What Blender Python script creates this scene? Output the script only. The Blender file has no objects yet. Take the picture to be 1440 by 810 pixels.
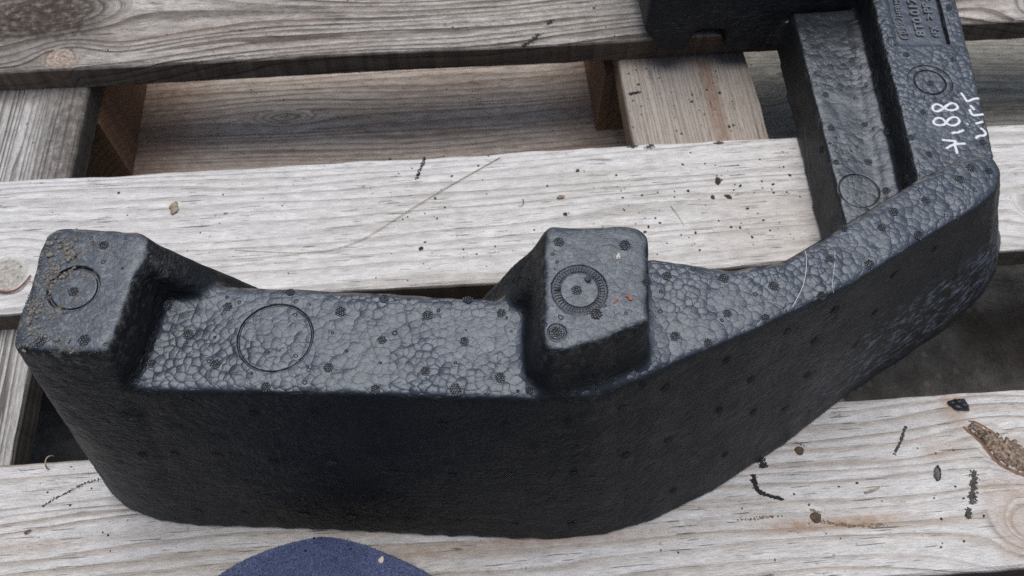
import bpy, bmesh, math, random
import numpy as np
from mathutils import Vector, Matrix, noise
from mathutils.bvhtree import BVHTree
random.seed(7); rng = np.random.default_rng(7)
S = bpy.context.scene; C = S.collection

# ---------------------------------------------------------------- camera
F = 1180.0                                   # focal length in pixels of a 1440 wide frame
RW = np.array([[0.99661526, 0.06477999, -0.05061201],
               [-0.08113457, 0.87422496, -0.47869395],
               [0.01323649, 0.48118008, 0.87652184]])
CAM = np.array([0, 0, 0.5])
def ray(px, py):
    d = RW @ np.array([px-720, 405-py, -F]); return d/np.linalg.norm(d)
def at(px, py, z=0.0):
    """the point of the level z that is seen at this place of the photograph"""
    d = ray(px, py); return CAM + d*((z-CAM[2])/d[2])
cam = bpy.data.cameras.new('camera'); co = bpy.data.objects.new('camera', cam); C.objects.link(co)
m4 = Matrix(RW.tolist()).to_4x4(); m4.translation = CAM.tolist(); co.matrix_world = m4
cam.lens = F/1440*36; cam.sensor_width = 36; cam.clip_start = 0.01; cam.clip_end = 200
cam.dof.use_dof = True; cam.dof.focus_distance = 0.40; cam.dof.aperture_fstop = 20
S.camera = co
# ---------------------------------------------------------------- daylight: bright overcast, brightest beyond the pallet
SUN_EL, SUN_AZ = math.radians(77), math.radians(8)      # azimuth from +Y towards +X
W = bpy.data.worlds.new("World"); S.world = W; W.use_nodes = True
nt = W.node_tree; bg = nt.nodes['Background']; sk = nt.nodes.new('ShaderNodeTexSky')
sk.sky_type = 'NISHITA'; sk.sun_disc = False; sk.sun_elevation = SUN_EL; sk.sun_rotation = SUN_AZ
sk.air_density = 1.0; sk.dust_density = 2.0; sk.ozone_density = 1.0
nt.links.new(sk.outputs[0], bg.inputs[0]); bg.inputs[1].default_value = 0.05
sl = bpy.data.lights.new('sun', 'SUN'); so = bpy.data.objects.new('sun', sl); C.objects.link(so)
sl.energy = 1.5; sl.angle = math.radians(60); sl.color = (1, .965, .925)
sd = Vector((math.sin(SUN_AZ)*math.cos(SUN_EL), math.cos(SUN_AZ)*math.cos(SUN_EL), math.sin(SUN_EL)))
so.rotation_euler = sd.to_track_quat('Z', 'Y').to_euler()
S.render.engine = 'CYCLES'; S.cycles.use_denoising = False; S.cycles.max_bounces = 6
S.view_settings.view_transform = 'Standard'; S.view_settings.look = 'None'
S.view_settings.exposure = 0.71; S.view_settings.gamma = 1

# ---------------------------------------------------------------- helpers
def tag(o, label=None, cat=None, group=None, kind=None):
    if label: o['label'] = label
    if cat: o['category'] = cat
    if group: o['group'] = group
    if kind: o['kind'] = kind
    return o
def empty(name, loc=(0, 0, 0)):
    o = bpy.data.objects.new(name, None); C.objects.link(o); o.location = loc; o.empty_display_size = .02; return o
def link(name, me, mat=None, parent=None):
    o = bpy.data.objects.new(name, me); C.objects.link(o)
    if mat and not me.materials: me.materials.append(mat)
    if parent:
        o.parent = parent; o.matrix_parent_inverse = Matrix.Translation(-Vector(parent.location))
    return o
def mesh(name, verts, faces, smooth=True):
    me = bpy.data.meshes.new(name); me.from_pydata([tuple(map(float, v)) for v in verts], [], faces); me.update()
    if smooth: me.polygons.foreach_set('use_smooth', [True]*len(me.polygons))
    return me
def attr(me, name, vals):
    a = me.attributes.new(name, 'FLOAT', 'POINT'); a.data.foreach_set('value', np.asarray(vals, dtype=np.float32))

class N:
    """small node graph writer"""
    def __init__(s, name):
        s.m = bpy.data.materials.new(name); s.m.use_nodes = True; s.t = s.m.node_tree
        s.b = s.t.nodes['Principled BSDF']; s.out = s.t.nodes['Material Output']
    def put(s, inp, v):
        if v is None: return
        if isinstance(v, bpy.types.NodeSocket): s.t.links.new(v, inp)
        elif inp.type == 'RGBA' and len(v) == 3: inp.default_value = (*v, 1)
        else: inp.default_value = v
    def node(s, kind, ins={}, out=0, **kw):
        n = s.t.nodes.new(kind)
        for k, v in kw.items(): setattr(n, k, v)
        for k, v in ins.items(): s.put(n.inputs[k], v)
        return n.outputs[out]
    def math(s, op, a, b=None, c=None, clamp=False):
        n = s.t.nodes.new('ShaderNodeMath'); n.operation = op; n.use_clamp = clamp
        for i, v in enumerate((a, b, c)):
            if v is not None: s.put(n.inputs[i], v)
        return n.outputs[0]
    def attr(s, name): return s.node('ShaderNodeAttribute', attribute_name=name, out=2)
    def obj(s): return s.node('ShaderNodeTexCoord', out=3)
    def noise(s, vec, scale=1., detail=3., rough=.5, out=0, dist=0.):
        return s.node('ShaderNodeTexNoise', {'Vector': vec, 'Scale': scale, 'Detail': detail, 'Roughness': rough, 'Distortion': dist}, out)
    def vor(s, vec, scale, feature='F1', out=0, rnd=1., **kw):
        return s.node('ShaderNodeTexVoronoi', {'Vector': vec, 'Scale': scale, 'Randomness': rnd}, out, feature=feature, **kw)
    def map(s, v, a, b, c=0., d=1., smooth=False):
        return s.node('ShaderNodeMapRange', {0: v, 1: a, 2: b, 3: c, 4: d}, clamp=True,
                      interpolation_type='SMOOTHSTEP' if smooth else 'LINEAR')
    def mix(s, f, a, b, blend='MIX'):
        n = s.t.nodes.new('ShaderNodeMix'); n.data_type = 'RGBA'; n.blend_type = blend
        s.put(n.inputs[0], f); s.put(n.inputs[6], a); s.put(n.inputs[7], b); return n.outputs[2]
    def xyz(s, x=0., y=0., z=0.): return s.node('ShaderNodeCombineXYZ', {0: x, 1: y, 2: z})
    def scale(s, vec, sx, sy, sz): return s.node('ShaderNodeVectorMath', {0: vec, 1: (sx, sy, sz)}, operation='MULTIPLY')
    def bump(s, h, dist, strength=1., normal=None):
        return s.node('ShaderNodeBump', {'Height': h, 'Distance': dist, 'Strength': strength, 'Normal': normal})
    def done(s, col=None, rough=None, normal=None, spec=None):
        s.put(s.b.inputs['Base Color'], col); s.put(s.b.inputs['Roughness'], rough)
        s.put(s.b.inputs['Normal'], normal); s.put(s.b.inputs['Specular IOR Level'], spec); return s.m

# ---------------------------------------------------------------- weathered wood
def wood(name, light, dark, line=.6, fibre=.35, stain_shade_col=(.10, .075, .055), patch=.35, patch_col=(.2, .17, .14),
         side_col=(.06, .05, .042), saw=.0, seed=0., knot_col=(.32, .22, .15), specks=.5, bumpd=.0006, linew=.3, lend=.93, lb=.8):
    n = N(name)
    ring, al, ac, kn, st = (n.attr(k) for k in ('ring', 'along', 'across', 'knot', 'stain_shade'))
    P = n.obj()
    wob = n.noise(n.xyz(n.math('MULTIPLY', ring, .8), n.math('MULTIPLY', al, 9.), seed), 1., 2.)
    slow = n.noise(n.xyz(n.math('MULTIPLY', ring, .33), n.math('MULTIPLY', al, 1.5), seed+2), 1., 2.)
    r2 = n.math('ADD', ring, n.math('ADD', n.math('MULTIPLY', n.math('SUBTRACT', wob, .5), 1.1), n.math('MULTIPLY', n.math('SUBTRACT', slow, .5), 4.)))
    fr = n.math('FRACT', r2)
    lw = n.math('MULTIPLY', n.map(fr, linew, .93, smooth=True), n.map(fr, 1.0, lend))
    irr = n.noise(n.xyz(n.math('FLOOR', r2), n.math('MULTIPLY', al, 4.), seed+3), .77, 2.)
    lines = n.math('MULTIPLY', lw, n.map(irr, .25, .62, .25, 1.))
    fb = n.noise(n.xyz(n.math('MULTIPLY', ring, 14.), n.math('MULTIPLY', al, 45.), seed), 1., 4., .65)
    fb2 = n.noise(n.xyz(n.math('MULTIPLY', ac, 2600.), n.math('MULTIPLY', al, 130.), seed+9), 1., 2.)
    big = n.noise(n.xyz(n.math('MULTIPLY', al, 7.), n.math('MULTIPLY', ac, 26.), seed+5), 1., 4., .6)
    c = n.mix(n.math('MULTIPLY', lines, line), light, dark)
    c = n.mix(n.math('MULTIPLY', n.map(big, .45, .72, smooth=True), patch), c, patch_col)
    mot = n.noise(n.xyz(n.math('MULTIPLY', al, 60.), n.math('MULTIPLY', ac, 160.), seed+31), 1., 5., .65)
    f = n.map(n.math('MULTIPLY', n.math('ADD', n.math('ADD', fb, fb2), mot), .3333), .33, .62, 1-fibre, 1.+fibre*.35)
    c = n.mix(1., c, n.xyz(f, f, f), 'MULTIPLY')
    # stains, knots, small dirt specks; the same mask also carries painted shade
    sn = n.noise(P, 160., 5., .65)
    sm = n.math('MULTIPLY', st, n.map(sn, .3, .6, .55, 1.15), clamp=True)
    c = n.mix(sm, c, stain_shade_col)
    kf = n.map(n.noise(P, 380., 3.), .35, .65, .55, 1.2)
    c = n.mix(kn, c, n.mix(1., knot_col, n.xyz(kf, kf, kf), 'MULTIPLY'))
    sp = n.vor(P, 150.); spn = n.noise(P, 14., 2.)
    spm = n.math('MULTIPLY', n.math('LESS_THAN', sp, n.map(spn, .4, .75, .03, .16)), specks)
    c = n.mix(spm, c, (.05, .042, .035))
    cr = n.noise(n.xyz(n.math('MULTIPLY', ac, 900.), n.math('MULTIPLY', al, 28.), seed+20), 1., 2.)
    crm = n.math('MULTIPLY', n.map(cr, .66, .70), n.map(n.noise(P, 25., 2.), .35, .58))
    c = n.mix(n.math('MULTIPLY', crm, .75), c, (.05, .045, .04))
    # long edges darkened: sawn weathered wood, with the shade on them painted in
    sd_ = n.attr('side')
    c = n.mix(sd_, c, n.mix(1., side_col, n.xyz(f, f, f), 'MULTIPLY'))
    h = n.math('SUBTRACT', n.math('MULTIPLY', fb, .55), n.math('MULTIPLY', lines, lb))
    h = n.math('ADD', h, n.math('ADD', n.math('MULTIPLY', fb2, .5), n.math('MULTIPLY', mot, .7))); h = n.math('SUBTRACT', h, crm)
    if saw:
        sv = n.node('ShaderNodeTexWave', {'Vector': P, 'Scale': 190., 'Distortion': 1.2, 'Detail': 1., 'Detail Scale': 3.}, 1, wave_type='BANDS', bands_direction='DIAGONAL')
        h = n.math('ADD', h, n.math('MULTIPLY', n.math('MULTIPLY', sv, n.map(n.noise(P, 9., 1.), .4, .6)), saw))
    return n.done(c, .85, n.bump(h, bumpd, 1.), .25)

def grid_box(L, Wd, T, res):
    """closed box, dense grid on all faces, centred on x,y with its top at z=0"""
    nx, ny, nz = max(2, int(L/res)), max(2, int(Wd/res)), max(2, int(T/max(res, .003)))
    bm = bmesh.new(); idx = {}
    def v(i, j, k):
        q = (i, j, k)
        if q not in idx: idx[q] = bm.verts.new((-L/2+L*i/nx, -Wd/2+Wd*j/ny, -T+T*k/nz))
        return idx[q]
    for i in range(nx):
        for j in range(ny):
            bm.faces.new((v(i, j, nz), v(i+1, j, nz), v(i+1, j+1, nz), v(i, j+1, nz)))
            bm.faces.new((v(i, j, 0), v(i, j+1, 0), v(i+1, j+1, 0), v(i+1, j, 0)))
        for k in range(nz):
            bm.faces.new((v(i, 0, k), v(i+1, 0, k), v(i+1, 0, k+1), v(i, 0, k+1)))
            bm.faces.new((v(i, ny, k), v(i, ny, k+1), v(i+1, ny, k+1), v(i+1, ny, k)))
    for j in range(ny):
        for k in range(nz):
            bm.faces.new((v(0, j, k), v(0, j, k+1), v(0, j+1, k+1), v(0, j+1, k)))
            bm.faces.new((v(nx, j, k), v(nx, j+1, k), v(nx, j+1, k+1), v(nx, j, k+1)))
    me = bpy.data.meshes.new('board'); bm.to_mesh(me); bm.free()
    co_ = np.zeros(len(me.vertices)*3, np.float32); me.vertices.foreach_get('co', co_)
    return me, co_.reshape(-1, 3)

def board(name, x0, x1, y0, y1, ztop, thick, mat, parent, along='x', res=.004, spacing=.006, knots=(), stains_and_shade=(),
          seed=0, wav=.012, side_dark=1., tilt=0., label=None, skew=0.):
    """knots: (x, y, radius, long factor, core 0..1) in world metres; stains: (x, y, rx, ry, amount)"""
    L, Wd = (x1-x0, y1-y0) if along == 'x' else (y1-y0, x1-x0)
    cx, cy = (x0+x1)/2, (y0+y1)/2
    me, p = grid_box(L, Wd, thick, res)
    if along == 'x': wx, wy = p[:, 0]+cx, p[:, 1]+cy
    else: wx, wy = cx-p[:, 1], cy+p[:, 0]
    kn = np.zeros(len(p)); st = np.zeros(len(p)); ye = p[:, 1].astype(float).copy(); kr = np.zeros(len(p))
    low = np.array([noise.noise(Vector((a*3.2+seed, b*9, seed*1.7))) for a, b, _ in p]) if len(p) < 60000 else 0
    for (kx, ky, r, lf, core) in knots:
        dx, dy = (wx-kx, wy-ky) if along == 'x' else (wy-ky, -(wx-kx))
        ex = np.exp(-(dx/(2.4*r*lf))**2-(dy/(2.*r))**2)
        kc = ky-cy if along == 'x' else -(kx-cx)
        ye = kc+(ye-kc)*(1-.8*ex)
        d = np.hypot(dx/lf, dy)/r; m = np.clip((1.12-d)/.25, 0, 1)
        kn = np.maximum(kn, m*core); kr += np.where(d < 1.15, (1.15-d)*3.2, 0)
    for (sx, sy, rx, ry, am) in stains_and_shade:
        st = np.maximum(st, am*np.exp(-((wx-sx)/rx)**4-((wy-sy)/ry)**4))
    ring = (ye+wav*low+p[:, 2]*.7)/spacing+kr+seed*3.3+1000
    side = side_dark*((np.abs(p[:, 1]) > Wd/2-1e-5) & (p[:, 2] < -.0008))
    # worn arrises, wandering edges
    e = np.minimum(Wd/2-np.abs(p[:, 1]), L/2-np.abs(p[:, 0]))
    q = p.copy()
    near = (e < 1e-5) & (p[:, 2] > -1e-5)
    wr = np.array([noise.noise(Vector((a*30, b*30+seed, 5))) for a, b, _ in p[near]])
    q[near, 2] -= .0010+.0008*wr; q[near, 1] -= np.sign(p[near, 1])*(.0009+.0007*wr)
    eb = np.abs(p[:, 1]) > Wd/2-1e-5
    we = np.array([noise.noise(Vector((a*6, seed+2*np.sign(b), 9)))*.0018+noise.noise(Vector((a*60, c_*60, seed)))*.0005 for a, b, c_ in p[eb]])
    q[eb, 1] += we
    top = p[:, 2] > -1e-5
    q[top, 2] += np.array([noise.noise(Vector((a*4, b*9, seed)))*.0007 for a, b, _ in p[top]])
    if along == 'x': q[:, 1] += skew*q[:, 0]
    me.vertices.foreach_set('co', q.astype(np.float32).ravel())
    for k, v_ in (('ring', ring), ('along', p[:, 0]+seed*.37), ('across', p[:, 1]), ('knot', kn), ('stain_shade', st), ('side', side)): attr(me, k, v_)
    me.materials.append(mat)
    o = bpy.data.objects.new(name, me); C.objects.link(o); o.location = (cx, cy, ztop)
    if along == 'y': o.rotation_euler.z = math.pi/2
    o.rotation_euler.y += tilt
    o.parent = parent; o.matrix_parent_inverse = Matrix.Translation(-Vector(parent.location))
    if label: o['label'] = label
    me.update(); return o

# ---------------------------------------------------------------- the ground
def ground():
    u = np.linspace(-1, 1, 321); g = np.sign(u)*(np.abs(u)*.62+np.sinh(np.abs(u)**3*5.2)*.35)
    X, Y = np.meshgrid(g, g+.3, indexing='ij')
    z = np.array([noise.fractal(Vector((a*9, b*9, 0)), 1, 2, 6)*.010+noise.fractal(Vector((a*60, b*60, 3)), 1, 2, 4)*.004
                  if abs(a) < 1 and abs(b-.3) < 1 else 0 for a, b in zip(X.ravel(), Y.ravel())])
    v = np.stack([X.ravel(), Y.ravel(), -.168+z], 1); n_ = len(u)
    f = [(i*n_+j, (i+1)*n_+j, (i+1)*n_+j+1, i*n_+j+1) for i in range(n_-1) for j in range(n_-1)]
    n = N('damp_dirt'); P = n.obj()
    a = n.noise(P, 30., 8., .65); b = n.noise(P, 7., 4.)
    c = n.mix(n.map(a, .35, .7), (.08, .075, .068), (.24, .225, .205))
    c = n.mix(n.map(b, .5, .7), c, (.06, .045, .032))
    v_ = n.vor(P, 260.); c = n.mix(n.math('LESS_THAN', v_, .12), c, (.2, .17, .14))
    c = n.mix(n.math('MULTIPLY', n.map(n.vor(P, 75.), .28, .22), n.map(n.noise(P, 12., 2.), .45, .6)), c, (.26, .24, .21))
    h = n.math('ADD', n.math('MULTIPLY', n.noise(P, 120., 6., .7), 1.), n.math('MULTIPLY', n.noise(P, 500., 3.), .4))
    mat = n.done(c, .8, n.bump(h, .006, 1.), .3)
    return tag(link('ground', mesh('ground', v, f), mat), kind='structure')
ground()

# ---------------------------------------------------------------- the pallet
pallet = empty('wooden_pallet', (0, .3, -.15))
tag(pallet, 'weathered grey wooden pallet with wide gaps that the black foam part lies on', 'pallet')
w1 = wood('grey_wood', (.68, .63, .575), (.12, .088, .068), .95, .75, stain_shade_col=(.085, .065, .052), patch=.55, patch_col=(.30, .225, .175), seed=1., knot_col=(.62, .50, .40), bumpd=.0018, side_col=(.20, .15, .11))
w2 = wood('bleached_wood', (.80, .785, .765), (.45, .42, .385), .75, .46, stain_shade_col=(.40, .33, .27), patch=.55, patch_col=(.60, .57, .53), seed=2., saw=.10, lend=.88, lb=.6, knot_col=(.50, .46, .40), specks=.5, bumpd=.0008, side_col=(.16, .12, .09))
w3 = wood('pale_wood', (.81, .79, .765), (.45, .38, .31), .9, .44, stain_shade_col=(.46, .32, .22), patch=.5, patch_col=(.62, .57, .50), seed=3., saw=.12, lend=.88, lb=.6, knot_col=(.33, .15, .07), specks=.3, bumpd=.0011, side_col=(.16, .12, .09))
w4 = wood('silver_wood', (.70, .68, .65), (.13, .115, .10), .95, .6, stain_shade_col=(.11, .09, .075), patch=.3, seed=4., side_col=(.09, .08, .07), bumpd=.0012)
w5 = wood('brown_wood', (.90, .80, .70), (.38, .26, .19), .8, .6, stain_shade_col=(.30, .18, .12), patch=.4, patch_col=(.5, .37, .27), seed=5., side_col=(.22, .13, .08), bumpd=.0008)
w6 = wood('block_wood', (.32, .19, .12), (.12, .07, .045), .6, .4, seed=6., side_col=(.28, .165, .105), stain_shade_col=(.05, .03, .02), bumpd=.001)
w7 = wood('cross_wood', (.55, .49, .43), (.30, .24, .195), .55, .3, stain_shade_col=(.30, .16, .09), patch=.3, seed=7., side_col=(.28, .19, .13), bumpd=.0008)
k = at
board('plank', -.62, .62, .496, .606, 0, .022, w1, pallet, seed=1, spacing=.0075, res=.003, wav=.03,
      knots=[(*at(70, 15)[:2], .028, 2.2, 0), (*at(86, 84)[:2], .0105, 1.25, .9), (*at(1500, 5)[:2], .02, 2, 0)],
      stains_and_shade=[(*at(60, 25)[:2], .055, .032, 1.), (*at(330, 18)[:2], .09, .006, .55), (*at(-60, 80)[:2], .12, .02, .5)])
board('plank', -.62, .62, .278, .389, 0, .022, w2, pallet, seed=2, spacing=.0085, res=.003, wav=.018,
      knots=[(*at(8, 388)[:2], .014, .9, .8), (*at(1480, 290)[:2], .016, 1.6, 0)],
      stains_and_shade=[(*at(1085, 320)[:2], .05, .035, .3), (*at(630, 398)[:2], .06, .004, .2)])
board('plank', -.62, .62, .066, .1755, 0, .022, w3, pallet, seed=3, spacing=.0075, res=.003, wav=.016,
      knots=[(*at(1432, 632)[:2], .015, 1.5, 0), (*at(1450, 740)[:2], .018, 1.3, .0)],
      stains_and_shade=[(*at(1335, 560)[:2], .008, .02, .55), (*at(1432, 745)[:2], .014, .022, .45), (*at(1320, 632)[:2], .012, .008, .35),
              (*at(700, 768)[:2], .11, .004, .55), (*at(1170, 737)[:2], .045, .0035, .9), (*at(1420, 690)[:2], .02, .01, .4), (*at(40, 770)[:2], .02, .004, .3)])  # the long strip along the foam's foot paints its soft shadow
board('plank', -.62, .62, -.145, -.036, 0, .022, w2, pallet, seed=4, res=.008)
board('plank', -.62, .62, .713, .822, 0, .022, w1, pallet, seed=5, res=.008)
w8 = wood('greenish_wood', (.68, .66, .58), (.33, .29, .23), .7, .6, stain_shade_col=(.20, .16, .13), patch=.3, patch_col=(.42, .37, .30), seed=8., side_col=(.2, .15, .11), bumpd=.0012)
# boards that run the other way, under the planks
board('cross_board', -.412, -.2965, -.15, .83, -.0225, .022, w4, pallet, along='y', seed=6, spacing=.0042, res=.004, wav=.006,
      stains_and_shade=[(*at(95, 190, -.022)[:2], .022, .08, .75), (*at(40, 130, -.022)[:2], .06, .012, .5)])
board('cross_board', .1365, .2455, -.15, .83, -.0225, .022, w7, pallet, along='y', seed=7, spacing=.0032, res=.004, wav=.004,
      stains_and_shade=[(*at(1000, 130, -.022)[:2], .006, .08, .6), (*at(960, 80, -.022)[:2], .06, .006, .6)])
board('cross_board', .66, .77, -.15, .83, -.0225, .022, w7, pallet, along='y', seed=8, res=.01)
# bottom boards, on the ground side of the blocks
bzt = -.1215
board('bottom_board', -.62, .21, .474, .625, bzt, .022, w5, pallet, seed=9, spacing=.0065, res=.004, wav=.02,
      knots=[(*at(400, 165, bzt)[:2], .008, 3.5, 0)],
      stains_and_shade=[(*at(600, 225, bzt)[:2], .55, .022, .2), (*at(870, 190, bzt)[:2], .06, .12, .5), (*at(160, 200, bzt)[:2], .08, .12, .7)])  # last two spots paint the shade under the cross boards
board('bottom_board', .2115, .80, .474, .625, bzt, .022, w8, pallet, seed=10, spacing=.006, res=.004, wav=.02,
      knots=[(*at(1075, 125, bzt)[:2], .018, 1.6, 0)], stains_and_shade=[(*at(1420, 155, bzt)[:2], .2, .014, .55)])
board('bottom_board', -.62, .8, -.16, -.05, bzt, .022, w5, pallet, seed=11, res=.012)
for i, (x0, x1, y0, y1) in enumerate([(-.41, -.2975, .479, .60), (.128, .2440, .502, .612), (-.41, -.2975, -.15, -.04), (.135, .244, -.15, -.04)]):
    board('block', x0, x1, y0, y1, -.0447, .0765, w6, pallet, along='y', seed=12+i, spacing=.005, res=.005, wav=.03,
          knots=[(x1, (y0+y1)/2-.02, .03, 1, 0)], side_dark=.6)

# ---------------------------------------------------------------- the black foam part
foam = empty('foam_boot_insert', (.05, .17, 0))
tag(foam, 'black moulded foam insert with two raised posts and a cranked arm lying across the pallet', 'foam part')
ZL, Z1, Z2, ZS, ZR = .145, .175, .180, .036, .060
parts = []
def loft(bot, top):
    n_ = len(bot); vs = [tuple(b) for b in bot]+[tuple(t) for t in top]
    fs = [tuple(range(n_-1, -1, -1)), tuple(range(n_, 2*n_))]+[(i, (i+1) % n_, n_+(i+1) % n_, n_+i) for i in range(n_)]
    me_ = mesh('loft', vs, fs, False); bm = bmesh.new(); bm.from_mesh(me_)
    bmesh.ops.triangulate(bm, faces=bm.faces[:]); bmesh.ops.recalc_face_normals(bm, faces=bm.faces[:])
    bm.to_mesh(me_); bm.free(); parts.append(me_)
def w(l, z): return [at(x, y, z) for x, y in l]
# wall with its two ledges; top outline and foot outline matched point by point
topA = w([(120, 549), (200, 549), (250, 550), (470, 553), (640, 558), (745, 562), (830, 560), (908, 530), (965, 503), (1060, 465), (1210, 393), (1293, 340), (1375, 292), (1402, 268), (1409, 240), (1396, 216)], ZL)
footA = [np.array(q) for q in [(-.180, .150, 0)]]+w([(240, 731), (275, 741), (500, 750), (640, 757), (760, 761), (850, 755), (920, 733), (1000, 695), (1095, 632), (1190, 560), (1262, 512), (1335, 462), (1382, 418), (1402, 380), (1409, 338)], 0)
topB = w([(1352, 221), (1290, 250), (1180, 320), (1100, 365), (1030, 378), (915, 361), (740, 421), (480, 407), (215, 396), (120, 396)], ZL)
footB = [t+np.array([.004 if t[0] > .2 else 0, .016, -ZL]) for t in topB]
loft(footA+footB, topA+topB)
# left post
t1 = w([(60, 330), (80, 317), (194, 322), (209, 334), (184, 410), (152, 496), (60, 494), (18, 488), (16, 472), (36, 410)], Z1)
f1 = [(-.198, .232, 0), (-.188, .240, 0), (-.140, .240, 0), (-.125, .230, 0), (-.135, .19, 0), *[tuple(q) for q in w([(262, 740), (222, 735), (183, 719), (152, 690)], 0)], (-.206, .19, 0)]
loft(f1, t1)
# middle post
t2 = w([(769, 316), (897, 315), (914, 332), (914, 452), (850, 478), (780, 497), (762, 485), (764, 336)], Z2)
f2 = [(.006, .222, 0), (.085, .218, 0), (.098, .212, 0), (.095, .135, 0), (.060, .120, 0), (.020, .118, 0), (.008, .14, 0), (.000, .18, 0)]
loft(f2, t2)
# flanks behind the ledge
def flank(pts, y0, y1, dy=.0):
    a = [(x, y0, z) for x, z in pts]; b = [(x, y1-dy*(Z1-z), z) for x, z in pts]; loft(a, b)
yb = at(300, 396, ZL)[1]
x1 = at(206, 334, Z1)[0]
flank([(x1-.03, 0), (-.080, 0), (-.096, .085), (-.1085, .125), (x1, Z1-.001), (x1-.03, Z1-.001)], yb-.008, at(206, 331, Z1)[1], -.02)
yb2 = at(700, 418, ZL)[1]
x2 = at(766, 330, Z2)[0]
flank([(x2+.03, 0), (x2-.075, 0), (x2-.045, .09), (x2-.022, .135), (x2, Z2-.001), (x2+.03, Z2-.001)], yb2-.006, at(766, 323, Z2)[1], -.02)
# arm: shelf, rail, end block
sh_t = w([(1210, 395), (1190, 320), (1160, 200), (1127, 72), (1118, 33)], ZS)
a0 = sh_t[-1]; sh_t += [a0+np.array([.0, .012, .0])]
sh_t += [sh_t[-1]+np.array([.09, 0, 0]), sh_t[0]+np.array([.055, 0, 0])]
sh_b = [t+np.array([-.0035, 0, -ZS]) for t in sh_t]; sh_b[-1][0] += .01; sh_b[-2][0] += .01
loft(sh_b, sh_t)
rl = w([(1300, 300), (1277, 200), (1226, 0)], ZR); rr = w([(1346, 0), (1396, 200), (1400, 222)], ZR)
dl = (rl[2]-rl[1])/np.linalg.norm(rl[2]-rl[1]); dr = (rr[0]-rr[1])/np.linalg.norm(rr[0]-rr[1])
rt = rl+[rl[2]+dl*.16]+[rr[0]+dr*.16]+rr
rb = [t+np.array([-.002, 0, -ZR]) for t in rl]+[rl[2]+dl*.16+np.array([-.002, .01, -ZR]), rr[0]+dr*.16+np.array([.014, .01, -ZR])]+[rr[0]+np.array([.014, 0, -ZR]), rr[1]+np.array([.010, 0, -ZR]), rr[2]+np.array([.006, 0, -ZR])]
loft(rb, rt)
# little step where shelf meets rail
st_ = [t+np.array([-.0095, 0, -ZR+ZS+.0035]) for t in rl]; st2 = [t+np.array([.01, 0, -ZR+ZS+.0035]) for t in rl]
tp = st_+st2[::-1]; loft([t+np.array([0, 0, -.012]) for t in tp], tp)
# end block in three pieces round the notch
BX0, BX1, BY0, BY1, BZ = at(905, 60)[0]-.004, .335, .480, .60, .13
NX0, NX1 = at(970, 62, .004)[0], at(1018, 62, .004)[0]
def slab(xa, xb, z0, z1, round_left=False):
    dx = .006 if round_left else 0
    def lv(z, sl): return [(xa+sl*.7*(z/BZ)*.006, BY0+.020*z/BZ, z), (xb, BY0+.020*z/BZ, z), (xb, BY1, z), (xa, BY1, z)]
    loft(lv(z0, round_left), lv(z1, round_left))
slab(NX1, BX1, 0, BZ)
slab(BX0, NX1+.004, .018, BZ, True)
loft([(BX0+.016, BY0, 0), (NX0-.002, BY0, 0), (NX0-.002, BY1, 0), (BX0+.016, BY1, 0)],
     [(BX0, BY0+.003, .022), (NX0+.003, BY0+.003, .022), (NX0+.003, BY1, .022), (BX0, BY1, .022)])

bm = bmesh.new()
for me_ in parts: bm.from_mesh(me_)
raw = bpy.data.meshes.new('raw'); bm.to_mesh(raw); bm.free()
tmp = bpy.data.objects.new('tmp', raw); C.objects.link(tmp)
md = tmp.modifiers.new('r', 'REMESH'); md.mode = 'VOXEL'; md.voxel_size = .0020; md.adaptivity = 0
dg = bpy.context.evaluated_depsgraph_get(); me1 = bpy.data.meshes.new_from_object(tmp.evaluated_get(dg))
n_ = len(me1.vertices); P = np.zeros(n_*3, np.float32); me1.vertices.foreach_get('co', P); P = P.reshape(-1, 3).astype(float)
E_ = np.zeros(len(me1.edges)*2, np.int32); me1.edges.foreach_get('vertices', E_); E_ = E_.reshape(-1, 2)
deg = np.bincount(E_.ravel(), minlength=n_)[:, None].astype(float)
for it in range(8):
    acc = np.zeros_like(P)
    for c_ in range(3):
        acc[:, c_] = np.bincount(E_[:, 0], P[E_[:, 1], c_], n_)+np.bincount(E_[:, 1], P[E_[:, 0], c_], n_)
    lam = .6 if it % 2 == 0  else .35
    P += lam*(acc/deg-P)
P[:, 2] = np.maximum(P[:, 2], 0.0004)
me1.vertices.foreach_set('co', P.astype(np.float32).ravel()); me1.update()
tmp.modifiers.clear(); tmp.data = me1
sb = tmp.modifiers.new('s', 'SUBSURF'); sb.levels = 1; sb.render_levels = 1
dg = bpy.context.evaluated_depsgraph_get(); me2 = bpy.data.meshes.new_from_object(tmp.evaluated_get(dg))
bpy.data.objects.remove(tmp)
bm = bmesh.new(); bm.from_mesh(me2)
bvh = BVHTree.FromBMesh(bm)
def hit(px, py, tree=None):
    loc, nr, i, d = (tree or bvh).ray_cast(Vector(CAM), Vector(ray(px, py))); return loc, nr
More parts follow.
